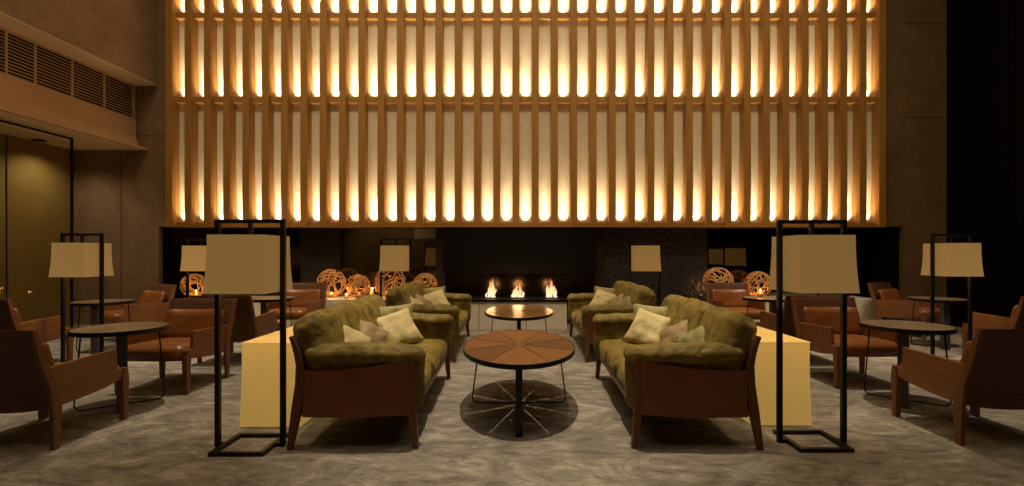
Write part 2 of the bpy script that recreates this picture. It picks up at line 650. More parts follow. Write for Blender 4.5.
# ------------------------------------------------------------------ backlit slat screen
sw = tag(empty('slatted_screen', (0, 8.5, RZ1)), 'huge backlit oak slat screen glowing cream across the back wall above the fireplace', 'wall screen')
FY0, FY1 = 0.0, 0.19   # fin front and back, local y
TOPZ = 8.05 - RZ1
rows = [0.065, 2.265, 3.745, 6.1]     # bottom of each row of lights (local z)
nfin = 38
pitch = (XR - XL - 0.12) / (nfin - 1)
fin0 = None
for i in range(nfin):
    x = XL + 0.06 + i * pitch
    if fin0 is None:
        fin0 = MB().box((0, 0.095, TOPZ / 2), (0.118, 0.19, TOPZ)).build('slat', M['oak'], sw, 0.003)
        f = fin0
    else:
        f = fin0.copy()
        C.objects.link(f)
        f.parent = sw
    f.location = (x, 0, 0)
MB().box(((XL + XR) / 2, 0.215, TOPZ / 2), (XR - XL, 0.04, TOPZ)).build('backing_panel', M['backing'], sw)
for zr in rows:
    MB().box(((XL + XR) / 2, 0.140, zr - (0.05 if zr > 1 else 0.03)), (XR - XL - 0.01, 0.10, 0.095 if zr > 1 else 0.055)).build('rail', M['oak'], sw)
MB().box(((XL + XR) / 2, 0.115, -0.012), (XR - XL + 0.02, 0.25, 0.022)).build('bottom_board', M['oak'], sw, 0.003)
for zr in rows[:3]:
    for i in range(nfin - 1):
        x = XL + 0.06 + (i + 0.5) * pitch
        for en, spr, tilt, yy in ((1.45, 80, 5, 0.150), (1.0, 34, 5.0, 0.115)):
            ld = bpy.data.lights.new('cell_light', 'AREA')
            ld.shape = 'RECTANGLE'
            ld.size = 0.08
            ld.size_y = 0.03
            ld.energy = en
            ld.spread = R(spr)
            ld.color = (1.0, 0.84, 0.60)
            lo = bpy.data.objects.new('cell_light', ld)
            C.objects.link(lo)
            lo.location = (x, 8.5 + yy, RZ1 + zr + 0.005)
            lo.rotation_euler = (R(180 - tilt), 0, 0)

# ------------------------------------------------------------------ recess, hearth and fireplace
struct(MB().box(((RL + RR_) / 2, 8.95, RZ1 + 0.02), (RR_ - RL, 0.46, 0.03)).build('ceiling_recess', M['black']))
PY = 8.80   # plane of the panels at the back of the recess
def panel(name, x0, x1, z0, z1, mat, y=PY, t=0.04, bevel=0.0):
    return MB().box(((x0 + x1) / 2, y + t / 2, (z0 + z1) / 2), (x1 - x0, t, z1 - z0)).build(name, mat, None, bevel)
LEDGE = 0.50
PX = lambda px: (px - 519) * PY / 490
tag(panel('smoked_mirror', PX(170), PX(301), LEDGE, RZ1, M['black_glass']), 'dark smoked mirror panel at the far left end of the hearth recess', 'mirror')
struct(panel('wall_recess_pier', PX(301), PX(340), LEDGE, RZ1, M['brown_black'], PY - 0.02))
tag(panel('smoked_mirror', PX(340), PX(437), LEDGE, RZ1, M['mirror']), 'smoked mirror panel behind the row of four woven ball lanterns', 'mirror')
struct(panel('wall_pillar_left', PX(437), PX(446), 0.0, RZ1, M['brown_black'], PY - 0.14, 0.18))
struct(panel('wall_pillar_right', PX(594), PX(602), 0.0, RZ1, M['brown_black'], PY - 0.14, 0.18))
tag(panel('textured_tile_panel', PX(602), PX(706), 0.0, RZ1, M['tile'], PY - 0.05), 'black dimpled tile panel right of the fireplace behind a lamp', 'wall panel')
tag(panel('smoked_mirror', PX(706), PX(868), LEDGE, RZ1, M['mirror']), 'smoked mirror panel at the right of the hearth recess reflecting lamps', 'mirror')
struct(panel('wall_recess_end', PX(868), RR_ - 0.02, LEDGE, RZ1, M['black'], PY - 0.02))
struct(panel('wall_recess_start', RL + 0.02, PX(170), LEDGE, RZ1, M['black'], PY - 0.02))

# hearth ledges either side
for nm, x0, x1 in (('ledge_left', -5.68, PX(446) - 0.12), ('ledge_right', PX(706), 6.0)):
    o = MB().box(((x0 + x1) / 2, 8.44, LEDGE / 2 - 0.0), (x1 - x0, 0.70, LEDGE)).build('hearth_ledge', M['travertine'], None, 0.005)
    tag(o, 'long pale stone ledge under the ball lanterns %s of the fireplace' % ('left' if x0 < 0 else 'right'), 'ledge')

fp = tag(empty('fireplace', (0, 8.44, 0)), 'wide black fireplace with pale stone plinth and three gas flames', 'fireplace')
px0, px1 = -0.822, 0.79
pl = MB().box(((px0 + px1) / 2, 0, 0.23), (px1 - px0, 0.72, 0.46)).build('plinth', M['travertine'], fp, 0.004)
for xx in (-0.66, 0.12):
    MB().box((xx, -0.3605, 0.23), (0.008, 0.003, 0.44)).build('joint', M['brown_black'], pl)
MB().box(((px0 + px1) / 2, 0, 0.48), (px1 - px0 + 0.06, 0.76, 0.04)).build('plinth_slab', M['black'], fp, 0.003)
hx0, hx1 = PX(446), PX(594)
MB().box(((hx0 + hx1) / 2, 0.22, 1.325), (hx1 - hx0, 0.30, 0.825)).build('hood', M['black'], fp, 0.003)
MB().box(((hx0 + hx1) / 2, 0.37, 0.70), (hx1 - hx0, 0.03, 0.42)).build('glass_screen', M['black_glass'], fp)
MB().box(((hx0 + hx1) / 2, 0.37, 0.24), (hx1 - hx0, 0.05, 0.48)).build('hearth_back', M['black'], fp)
bt = MB().box((0.0, -0.12, 0.507), (1.35, 0.10, 0.014)).build('burner_tray', M['black_metal'], fp, 0.002)


def flame(cx, n, hgt, seed, parent, wid):
    rnd = random.Random(seed)
    mb = MB()
    for i in range(n):
        ox = rnd.uniform(-wid, wid)
        oy = rnd.uniform(-0.03, 0.03)
        h = hgt * rnd.uniform(0.45, 1.05) * (1 - 0.45 * abs(ox) / wid)
        r0 = rnd.uniform(0.013, 0.027)
        lean = rnd.uniform(-0.03, 0.05)
        ph = rnd.uniform(0, 6)
        rings = []
        N = 12
        for j in range(N + 1):
            t = j / N
            rr = r0 * (math.sin(PI * min(1, t * 0.86 + 0.14)) ** 0.8) * (1 - t * 0.35) + 0.0008
            ccx = ox * (1 - 0.35 * t) + lean * t * t + 0.012 * math.sin(ph + t * 6)
            ccy = oy + 0.010 * math.cos(ph + t * 5)
            rings.append([mb.bm.verts.new((ccx + rr * math.cos(a) * (1 + .25 * math.sin(3 * a + ph + 4 * t)), ccy + rr * math.sin(a), 0.004 + t * h)) for a in [2 * PI * q / 10 for q in range(10)]])
        for a, b in zip(rings, rings[1:]):
            for q in range(10):
                mb.bm.faces.new((a[q], a[(q + 1) % 10], b[(q + 1) % 10], b[q]))
        mb.bm.faces.new(rings[0])
        mb.bm.faces.new(rings[-1])
    o = mb.build('flame', M['fire'], parent, smooth=True, loc=(cx, -0.12, 0.512))
    return o


f_l = flame((491 - 519) * 8.32 / 490, 9, 0.40, 3, bt, 0.085)
f_m = flame((518 - 519) * 8.32 / 490, 9, 0.30, 5, bt, 0.10)
f_r = flame((551 - 519) * 8.32 / 490, 10, 0.40, 9, bt, 0.10)
for fx in (-28, -1, 32):
    ld = bpy.data.lights.new('fire_glow', 'POINT')
    ld.energy = 5
    ld.color = (1, 0.5, 0.2)
    ld.shadow_soft_size = 0.08
    lo = bpy.data.objects.new('fire_glow', ld)
    C.objects.link(lo)
    lo.location = (fx * 8.32 / 490, 8.18, 0.66)


# ------------------------------------------------------------------ ball lanterns and candles
def ball(x, y, d, label, seed):
    rnd = random.Random(seed)
    r = d / 2
    rt = empty('ball_lantern', (x, y, LEDGE + 0.001))
    mb = MB()
    for i in range(15):
        ax = Vector((rnd.gauss(0, 1), rnd.gauss(0, 1), rnd.gauss(0, 1))).normalized()
        off = rnd.choice([0, 0.2, 0.45, 0.62, 0.75, 0.85]) * rnd.uniform(.8, 1.1)
        q = ax.to_track_quat('Z', 'Y')
        rad = math.sqrt(max(0.02, 1 - off * off))
        rr = r * (0.965 + 0.02 * rnd.random()) - 0.008
        pts = [q @ Vector((rad * math.cos(a), rad * math.sin(a), off)) * rr + Vector((0, 0, r)) for a in [2 * PI * j / 26 for j in range(26)]]
        mb.tube(pts, 0.0090, 5, closed=True)
    mb.build('woven_shell', M['ball'], rt, smooth=True)
    tag(rt, label, 'lantern', 'woven ball lanterns on the hearth ledge')
    return rt


def votive(x, y, z, label, h=0.09, power=2.2, s_=1.0):
    rt = empty('votive_candle', (x, y, z + 0.001))
    MB().lathe([(0, 0), (0.030, 0), (0.036, 0.01), (0.040, h), (0.037, h), (0.033, 0.012), (0, 0.010)], 20).build('glass_cup', M['votive'], rt, smooth=True)
    MB().lathe([(0, 0.0105), (0.030, 0.0115), (0.033, h * .5), (0, h * .48)], 18).build('wax', M['wax'], rt, smooth=True)
    MB().lathe([(0, h * .50), (0.010, h * .60), (0.012, h * .78), (0.005, h * 1.0), (0, h * 1.15)], 12).build('flame', M['candle_flame'], rt, smooth=True)
    ld = bpy.data.lights.new('candle_light', 'POINT')
    ld.energy = power
    ld.color = (1, 0.52, 0.19)
    ld.shadow_soft_size = 0.02
    lo = bpy.data.objects.new('candle_light', ld)
    C.objects.link(lo)
    lo.location = (x, y, z + h * 1.3)
    tag(rt, label, 'candle', 'lit votive candles')
    return rt


def bx(px, Y):
    return (px - 519) * Y / 490
balls = [
    (331.5, 8.42, 0.50, 'big woven rattan ball lantern at the left end of the row of four', 1),
    (358, 8.40, 0.41, 'smaller rattan ball lantern just right of the big one at row end', 2),
    (390, 8.45, 0.54, 'largest rattan ball lantern, partly behind the lamp on the left of the fireplace', 3),
    (425, 8.44, 0.43, 'rattan ball lantern nearest the fireplace, half hidden by the sofa back cushions', 4),
    (194, 8.42, 0.42, 'lone rattan ball lantern at the far left end behind a lamp', 5),
    (718, 8.42, 0.53, 'rattan ball lantern beside the black tile panel, above an armchair back', 6),
    (758, 8.42, 0.46, 'rattan ball lantern just left of the large right lampshade', 7),
]
for px, Y, d, lab, sd in balls:
    ball(bx(px, Y), Y, d, lab, sd)
    place = lab.split(',')[0]
    votive(bx(px, Y), Y, LEDGE + 0.018, 'candle glowing inside the ' + {1: 'big ball lantern at the left end of the row of four', 2: 'smaller ball lantern second from the row end', 3: 'largest ball lantern', 4: 'ball lantern nearest the fireplace', 5: 'lone ball lantern at the far left', 6: 'ball lantern beside the black tile panel', 7: 'ball lantern left of the large right lampshade'}[sd], 0.07, 2.3)
votive(bx(197, 8.17), 8.15, LEDGE, 'lit glass votive candle before the lone ball lantern at far left', 0.14, 1.0)
votive(bx(371.5, 8.66), 8.66, LEDGE, 'small orange candle between the second ball lantern and the largest one', 0.11, 1.0)
votive(bx(346.5, 8.18), 8.18, LEDGE, 'low orange candle in front of the gap between the two leftmost row lanterns', 0.09, 0.8)


# ------------------------------------------------------------------ floor lamp
def make_lamp():
    rt = empty('floor_lamp')
    H = 1.475
    # base frame: square loop with two stubs reaching the uprights
    mb = MB()
    h = 0.1705
    t = 0.03
    out = [(-h, -h), (h, -h), (h, h), (-h, h)]
    inn = [(-h + t, -h + t), (h - t, -h + t), (h - t, h - t), (-h + t, h - t)]
    bm = mb.bm
    vo0 = [bm.verts.new((*p, 0.0)) for p in out]
    vo1 = [bm.verts.new((*p, 0.026)) for p in out]
    vi0 = [bm.verts.new((*p, 0.0)) for p in inn]
    vi1 = [bm.verts.new((*p, 0.026)) for p in inn]
    for i in range(4):
        j = (i + 1) % 4
        bm.faces.new((vo0[i], vo0[j], vo1[j], vo1[i]))
        bm.faces.new((vi0[j], vi0[i], vi1[i], vi1[j]))
        bm.faces.new((vo1[i], vo1[j], vi1[j], vi1[i]))
        bm.faces.new((vo0[j], vo0[i], vi0[i], vi0[j]))
    mb.build('base_frame', M['black_metal'], rt, 0.002)
    for s_ in (-1, 1):
        MB().box((s_ * 0.195, 0, 0.013), (0.062, 0.03, 0.026)).build('foot_stub', M['black_metal'], rt, 0.002)
        MB().box((s_ * 0.212, 0, H / 2), (0.030, 0.030, H)).build('upright', M['black_metal'], rt, 0.002)
        MB().box((s_ * 0.1945, 0, 1.02), (0.01, 0.012, 0.012)).build('shade_bracket', M['silver'], rt)
    tb = MB().box((0, 0, H - 0.013), (0.40, 0.028, 0.026)).build('top_bar', M['black_metal'], rt, 0.002)
    MB().box((0, 0, H - 0.066), (0.026, 0.022, 0.08)).build('hanger', M['black_metal'], tb, 0.002)
    # shade: four concave sides, open top and bottom
    mb = MB()
    bm = mb.bm
    rings = []
    z0, z1 = 1.005, 1.37
    N = 10
    for j in range(N + 1):
        u = j / N
        hw = 0.174 + (0.190 - 0.174) * (1 - u) ** 2.2
        rings.append([bm.verts.new((sx * hw, sy * hw, z0 + (z1 - z0) * u)) for sx, sy in ((-1, -1), (1, -1), (1, 1), (-1, 1))])
    for a, b in zip(rings, rings[1:]):
        for q in range(4):
            bm.faces.new((a[q], a[(q + 1) % 4], b[(q + 1) % 4], b[q]))
    sh = mb.build('lamp_shade', M['shade'], rt)
    so = sh.modifiers.new('solid', 'SOLIDIFY')
    so.thickness = 0.004
    so.offset = -1
    # top ring cross, socket, bulb
    MB().box((0, 0, 1.362), (0.335, 0.012, 0.006)).box((0, 0, 1.3685), (0.012, 0.335, 0.006)).build('shade_spider', M['silver'], sh)
    sk = MB().lathe([(0, 1.365), (0.018, 1.365), (0.018, 1.29), (0, 1.29)], 14).build('socket', M['black_metal'], rt)
    MB().lathe([(0, 1.29), (0.015, 1.285), (0.032, 1.245), (0.026, 1.215), (0, 1.205)], 16).build('bulb', M['bulb'], sk, smooth=True)
    return rt


lamp_spots = [
    (-1.748, 3.19, 'large black framed floor lamp with square linen shade at the front left sofa end'),
    (1.94, 3.25, 'large black framed floor lamp with square linen shade at the front right sofa end'),
    (-4.785, 5.37, 'black framed floor lamp standing among armchairs near the left glass partition'),
    (4.87, 5.52, 'black framed floor lamp standing among armchairs before the dark right wall'),
    (-4.66, 7.2, 'small distant floor lamp partly hidden behind the large front left shade'),
    (-1.79, 7.12, 'distant floor lamp behind the rear left sofa in front of the ball lanterns'),
    (1.83, 7.14, 'distant floor lamp behind the rear right sofa against the black tile panel'),
    (4.58, 7.15, 'floor lamp behind the large front right shade, seen mostly as a mirror reflection'),
]
lamp0 = make_lamp()
for i, (x, y, lab) in enumerate(lamp_spots):
    o = lamp0 if i == 0 else copy_tree(lamp0)
    o.location = (x, y, 0)
    tag(o, lab, 'floor lamp', 'black framed floor lamps with square shades')
    ld = bpy.data.lights.new('lamp_bulb', 'POINT')
    ld.energy = 9.0
    ld.color = (1, 0.72, 0.42)
    ld.shadow_soft_size = 0.035
    lo = bpy.data.objects.new('lamp_bulb', ld)
    C.objects.link(lo)
    lo.location = (x, y, 1.17)


# ------------------------------------------------------------------ light boxes behind the sofas
def light_box(x, y0, y1, label):
    rt = empty('lit_console', (x, y0, 0))
    wt, wb_, H = 0.205, 0.2225, 0.61
    prof = []
    for j in range(11):
        u = j / 10
        prof.append((wt + (wb_ - wt) * max(0, (1 - u * 1.25)) ** 1.7, u * (H - 0.012)))
    pts = [(-a, b) for a, b in prof] + [(a, b) for a, b in reversed(prof)]
    MB().prism(pts, 0, y1 - y0, 'xz').build('glowing_body', M['onyx'], rt, 0.004)
    MB().box((0, (y1 - y0) / 2, H - 0.006), (wt * 2 + 0.006, y1 - y0 + 0.006, 0.0118)).build('top_slab', M['onyx'], rt, 0.003)
    tag(rt, label, 'console', 'glowing consoles behind the sofas')


light_box(-1.80, 3.54, 5.3, 'glowing yellow flared console table behind the front left sofa')
light_box(1.915, 3.57, 5.3, 'glowing yellow flared console table behind the front right sofa')


# ------------------------------------------------------------------ sofa
def make_sofa(L=1.83):
    rt = empty('sofa')
    hy = L / 2
    fx, bk = 0.415, -0.415
    # leg profiles in (d, z), d measured from the front toward the back
    def X(d):
        return fx - d
    for sy in (-1, 1):
        y_out, y_in = sy * hy, sy * (hy - 0.042)
        back = [(0.826, 0), (0.797, .25), (0.772, .42), (0.767, .54), (0.783, .636), (0.812, .72), (0.79, .728), (0.752, .65), (0.722, .54), (0.718, .42), (0.735, .25), (0.792, 0)]
        MB().prism([(X(d), z_) for d, z_ in back], y_in, y_out, 'xz').build('leg', M['leg_wood'], rt, 0.005)
        front = [(-0.012, 0), (0.024, 0), (0.052, .22), (0.056, .52), (0.05, .585), (0.020, .592), (0.006, .56), (0.004, .25)]
        MB().prism([(X(d), z_) for d, z_ in front], y_in, y_out, 'xz').build('leg', M['leg_wood'], rt, 0.005)
        # leather side sling, sagging at the top
        pts = []
        for j in range(15):
            u = j / 14
            pts.append((0.045 + u * 0.68, 0.572 - 0.060 * math.sin(u * PI * 0.62) - 0.012 * u))
        pts += [(0.73, 0.205), (0.40, 0.197), (0.045, 0.215)]
        MB().prism([(X(d), z_) for d, z_ in pts], sy * (hy - 0.004), sy * (hy - 0.036), 'xz').build('side_panel', M['sofa_leather'], rt, 0.008)
        # arm pad: standing inside the panel, rolled over its top
        ap = soft_box((0.755, 0.115, 0.36), 22, 0.05, 0.012, 0.007, 5 + sy, 8, T(fx - 0.345, sy * (hy - 0.100), 0.415))
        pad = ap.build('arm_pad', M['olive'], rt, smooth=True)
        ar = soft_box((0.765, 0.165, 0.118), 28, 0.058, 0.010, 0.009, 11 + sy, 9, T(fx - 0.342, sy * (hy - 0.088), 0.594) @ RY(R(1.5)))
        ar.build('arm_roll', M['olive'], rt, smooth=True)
    # rails
    MB().box((fx - 0.035, 0, 0.232), (0.03, L - 0.08, 0.05)).build('front_rail', M['leg_wood'], rt, 0.004)
    MB().box((bk + 0.075, 0, 0.232), (0.03, L - 0.08, 0.05)).build('back_rail', M['leg_wood'], rt, 0.004)
    MB().box((bk + 0.038, 0, 0.640), (0.028, L - 0.08, 0.05), RY(R(-12))).build('top_rail', M['leg_wood'], rt, 0.004)
    MB().box((0.01, 0, 0.235), (0.72, L - 0.10, 0.02)).build('seat_deck', M['black'], rt)
    MB().box((bk + 0.052, 0, 0.42), (0.012, L - 0.10, 0.40), RY(R(0))).build('back_panel', M['sofa_leather'], rt)
    # cushions
    Ls = (L - 0.35) / 3
    for i in range(3):
        cy = (i - 1) * Ls
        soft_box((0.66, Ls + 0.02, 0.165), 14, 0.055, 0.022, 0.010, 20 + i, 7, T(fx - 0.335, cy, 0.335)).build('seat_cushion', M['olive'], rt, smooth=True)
    Lb = (L - 0.10) / 3
    for i in range(3):
        cy = (i - 1) * Lb
        top = 0.008 if i == 1 else 0.0
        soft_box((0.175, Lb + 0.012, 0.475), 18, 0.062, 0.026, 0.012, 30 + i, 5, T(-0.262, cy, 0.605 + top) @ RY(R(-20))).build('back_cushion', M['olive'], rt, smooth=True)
    return rt


def pillow_mesh(w_, t_, seed):
    mb = MB()
    n = 16
    top, bot = {}, {}
    for i in range(n + 1):
        for j in range(n + 1):
            u, v_ = 2 * i / n - 1, 2 * j / n - 1
            ex = w_ / 2 * u * (1 - 0.10 * (1 - v_ ** 2) * abs(u) ** 2)
            ey = w_ / 2 * v_ * (1 - 0.10 * (1 - u ** 2) * abs(v_) ** 2)
            th = t_ / 2 * ((1 - abs(u) ** 3.0) * (1 - abs(v_) ** 3.0)) ** 0.55
            nz = noise.noise(Vector((u * 2.2 + seed, v_ * 2.2, seed * 1.3))) * 0.02 * (1 if th > 0.01 else 0.3)
            top[i, j] = mb.bm.verts.new((ex, ey, th + nz))
            if 0 < i < n and 0 < j < n:
                bot[i, j] = mb.bm.verts.new((ex, ey, -th + nz))
            else:
                bot[i, j] = top[i, j]
    for i in range(n):
        for j in range(n):
            mb.bm.faces.new((top[i, j], top[i + 1, j], top[i + 1, j + 1], top[i, j + 1]))
            mb.bm.faces.new((bot[i, j], bot[i, j + 1], bot[i + 1, j + 1], bot[i + 1, j]))
    return mb


# ------------------------------------------------------------------ place the sofas and their pillows
sofas = [
    # x, y, rot, mirror sign, where
    (-1.095, 4.045, R(1.4), 1, 'front left'),
    (-1.163, 6.545, R(0.9), 1, 'rear left'),
    (1.175, 4.045, PI - R(1.5), -1, 'front right'),
    (1.190, 6.555, PI - R(0.2), -1, 'rear right'),
]
sofa0 = make_sofa()
desc = {'front left': 'olive velvet sofa with brown leather end panels beside the left light box, front left',
        'rear left': 'olive velvet sofa behind the front left one, next to the ball lanterns',
        'front right': 'olive velvet sofa with brown leather end panels at front right facing the oval table',
        'rear right': 'olive velvet sofa behind the front right one, near the black tile panel'}
pmesh = {}
for i, (x, y, rz, sg, nm) in enumerate(sofas):
    o = sofa0 if i == 0 else copy_tree(sofa0)
    o.location = (x, y, 0)
    o.rotation_euler = (0, 0, rz)
    tag(o, desc[nm], 'sofa', 'olive velvet sofas with leather ends')
    # pillows in world space around this sofa (sg=+1: back of the sofa toward -X)
    far = y + 0.62
    def pil(px, py, pz, rot, mat, w_, label, seed):
        ob = pillow_mesh(w_, 0.14, seed).build('throw_pillow', M[mat], None, smooth=True)
        ob.matrix_world = T(px, py, pz) @ rot
        tag(ob, label, 'pillow', 'throw pillows on the sofas')
    # big pale one leaning on the far arm, a darker one behind it
    big = RZ(R(-10 * sg)) @ RX(R(68))
    pil(x - sg * 0.01, far - 0.20, 0.560, RY(R(-13 * sg)) @ RZ(R(34 * sg)) @ RX(R(60)) @ RZ(R(3 * sg)), 'pillow_pale', 0.38, 'large pale gold pillow leaning at the far arm of the %s sofa' % nm, 1 + i)
    pil(x - sg * 0.07, far - 0.045, 0.600, RZ(R(14 * sg)) @ RX(R(72)) @ RZ(R(4 * sg)), 'pillow_olive', 0.36, 'olive pillow mostly hidden behind the large pale one on the %s sofa' % nm, 5 + i)
    # two leaning on the backrest, each standing on a corner
    def lean(yaw, roll):
        return RZ(R(yaw)) @ RX(R(60)) @ RZ(R(roll))
    pil(x - sg * 0.10, y - 0.08, 0.552, lean(60 * sg, -32 * sg), 'pillow_tan', 0.31, 'small tan pillow between two paler ones against the back of the %s sofa' % nm, 9 + i)
    pil(x - sg * 0.145, y - 0.45, 0.565, lean(60 * sg, -34 * sg), 'pillow_olive' if sg < 0 else 'pillow_pale', 0.33, 'small light pillow nearest the near arm of the %s sofa' % nm, 13 + i)


# ------------------------------------------------------------------ tables
def slit_top(a, b, th, z, nslit=8, gap=0.008, r_in=0.10, r_out=0.955, off=0.5):
    """elliptical top with radial slits cut right through"""
    mb = MB()
    bm = mb.bm
    rs = [0.06, r_in, 0.3, 0.5, 0.7, r_out, 1.0]
    sect = 2 * PI / nslit
    sub = 10
    cols = []     # each column: function of ring -> angle, and whether the cell after it is a slit
    SL = [R(d_) for d_ in (20, 62, 118, 160, 200, 242, 298, 340, 380)]
    angs = []
    for s_ in range(nslit):
        a0, a1 = SL[s_], SL[s_ + 1]
        angs.append((a0, +1, 0.0))
        for q in range(1, sub):
            angs.append((a0 + (a1 - a0) * q / sub, 0, 0.0))
        angs.append((a1, -1, 0.0))
    n = len(angs)

    def P(r, k_, zz):
        an, sg, _ = angs[k_]
        if sg:
            rad = r * (a * abs(math.cos(an)) + b * abs(math.sin(an)))
            an = an + sg * min(0.12, gap / 2 / max(rad, 0.02))
        return (a * r * math.cos(an), b * r * math.sin(an), zz)
    V = {}
    for lvl, zz in ((0, z), (1, z - th)):
        for ri, r in enumerate(rs):
            for k_ in range(n):
                V[lvl, ri, k_] = bm.verts.new(P(r, k_, zz))
        V[lvl, 'c'] = bm.verts.new((0, 0, zz))
    faces_present = set()
    for ri in range(len(rs) - 1):
        for k_ in range(n):
            k2 = (k_ + 1) % n
            slit = angs[k_][1] == -1
            if slit and rs[ri] >= r_in - 1e-6 and rs[ri + 1] <= r_out + 1e-6:
                continue
            faces_present.add((ri, k_))
            for lvl in (0, 1):
                bm.faces.new((V[lvl, ri, k_], V[lvl, ri, k2], V[lvl, ri + 1, k2], V[lvl, ri + 1, k_]))
    for k_ in range(n):
        k2 = (k_ + 1) % n
        for lvl in (0, 1):
            bm.faces.new((V[lvl, 'c'], V[lvl, 0, k_], V[lvl, 0, k2]))
        bm.faces.new((V[0, len(rs) - 1, k_], V[0, len(rs) - 1, k2], V[1, len(rs) - 1, k2], V[1, len(rs) - 1, k_]))
        if angs[k_][1] == -1:
            # slit walls
            for ri in range(len(rs) - 1):
                if (ri, k_) in faces_present:
                    continue
                for kk in (k_, k2):
                    bm.faces.new((V[0, ri, kk], V[0, ri + 1, kk], V[1, ri + 1, kk], V[1, ri, kk]))
            i0, i1 = rs.index(r_in), rs.index(r_out)
            for ri in (i0, i1):
                bm.faces.new((V[0, ri, k_], V[0, ri, k2], V[1, ri, k2], V[1, ri, k_]))
    return mb


def rim(a, b, t, z0, z1, seg=64):
    mb = MB()
    bm = mb.bm
    R_ = []
    for j in range(seg):
        an = 2 * PI * j / seg
        c_, s_ = math.cos(an), math.sin(an)
        R_.append([bm.verts.new(((a + o_) * c_, (b + o_) * s_, zz)) for o_, zz in ((0, z0), (t, z0), (t, z1), (0, z1))])
    for j in range(seg):
        p, q = R_[j], R_[(j + 1) % seg]
        for m in range(4):
            bm.faces.new((p[m], p[(m + 1) % 4], q[(m + 1) % 4], q[m]))
    return mb


def wire_loop(half_top, half_bot, H, y, r=0.006, rad=0.05, pull=0.0):
    pts = [(-half_top, y + pull, H)]
    def arc(cx, cz, a0, a1, s_):
        return [(cx + rad * math.cos(a), y, cz + rad * math.sin(a)) for a in [a0 + (a1 - a0) * t / 6 for t in range(7)]]
    pts += arc(-half_bot + rad, r + rad, PI, 1.5 * PI, 1)
    pts += arc(half_bot - rad, r + rad, 1.5 * PI, 2 * PI, 1)
    pts += [(half_top, y + pull, H)]
    return MB().tube(pts, r, 8)


def make_table(name, a, b, H, mat, plate_y, loop_half, plate, slits, off=0.5):
    rt = empty(name)
    if slits:
        tt = slit_top(a, b, 0.022, H, 8, 0.012, off=off).build('tabletop', mat, rt)
    else:
        mb = MB()
        pts = [(a * math.cos(2 * PI * j / 64), b * math.sin(2 * PI * j / 64)) for j in range(64)]
        tt = mb.prism(pts, H - 0.022, H, 'xy').build('tabletop', mat, rt)
    rm = rim(a + 0.0005, b + 0.0005, 0.012, H - 0.034, H + 0.001).build('rim', M['black_metal'], tt, 0.002)
    MB().box((0, plate_y * 0.5, H - 0.030), (plate[0] + 0.02, abs(plate_y) + plate[1], 0.014)).build('under_bar', M['black_metal'], rt)
    MB().box((0, plate_y, (H - 0.0371) / 2), (plate[0], plate[1], H - 0.0371)).build('plate_leg', M['grey_metal'] if not slits else M['black_metal'], rt, 0.003)
    wire_loop(loop_half * 0.86, loop_half, H - 0.0225, 0.0 + 0.03).build('wire_leg', M['black_metal'], rt, smooth=True)
    return rt


ct = make_table('oval_coffee_table', 0.446, 0.755, 0.50, M['top_wood'], -0.68, 0.39, (0.048, 0.12), True)
ct.location = (0.0, 4.08, 0)
tag(ct, 'oval coffee table with eight wood wedges and black rim, nearest the camera', 'coffee table', 'oval coffee tables between the sofas')
ct2 = make_table('oval_coffee_table', 0.438, 0.742, 0.50, M['top_gloss'], -0.68, 0.39, (0.048, 0.12), True)
ct2.location = (0.0, 6.49, 0)
tag(ct2, 'glossy oval coffee table reflecting the flames, directly before the fireplace', 'coffee table', 'oval coffee tables between the sofas')

st = make_table('round_side_table', 0.315, 0.315, 0.65, M['side_top'], -0.20, 0.29, (0.070, 0.115), False)
side_spots = [
    (-3.27, 4.03, R(40), 'round side table with worn top in front of the near left armchair'),
    (3.28, 4.16, R(-42), 'round side table with worn top in front of the near right armchair'),
    (-3.42, 6.72, R(10), 'round side table partly hidden behind the large left lampshade, farther row'),
    (3.42, 6.72, R(-10), 'round side table holding a votive candle, left of the large right lamp'),
    (-5.30, 6.25, R(20), 'dark round side table near the left glass partition, behind a lamp'),
    (5.66, 6.62, R(-20), 'dark round side table near the dark right wall, behind a lamp'),
]
for i, (x, y, rz, lab) in enumerate(side_spots):
    o = st if i == 0 else copy_tree(st)
    o.location = (x, y, 0)
    o.rotation_euler = (0, 0, rz)
    tag(o, lab, 'side table', 'round side tables among the armchairs')
votive(3.42 - 0.07, 6.80, 0.651, 'lit votive candle standing on the round side table left of the large right lamp', 0.10, 1.4)


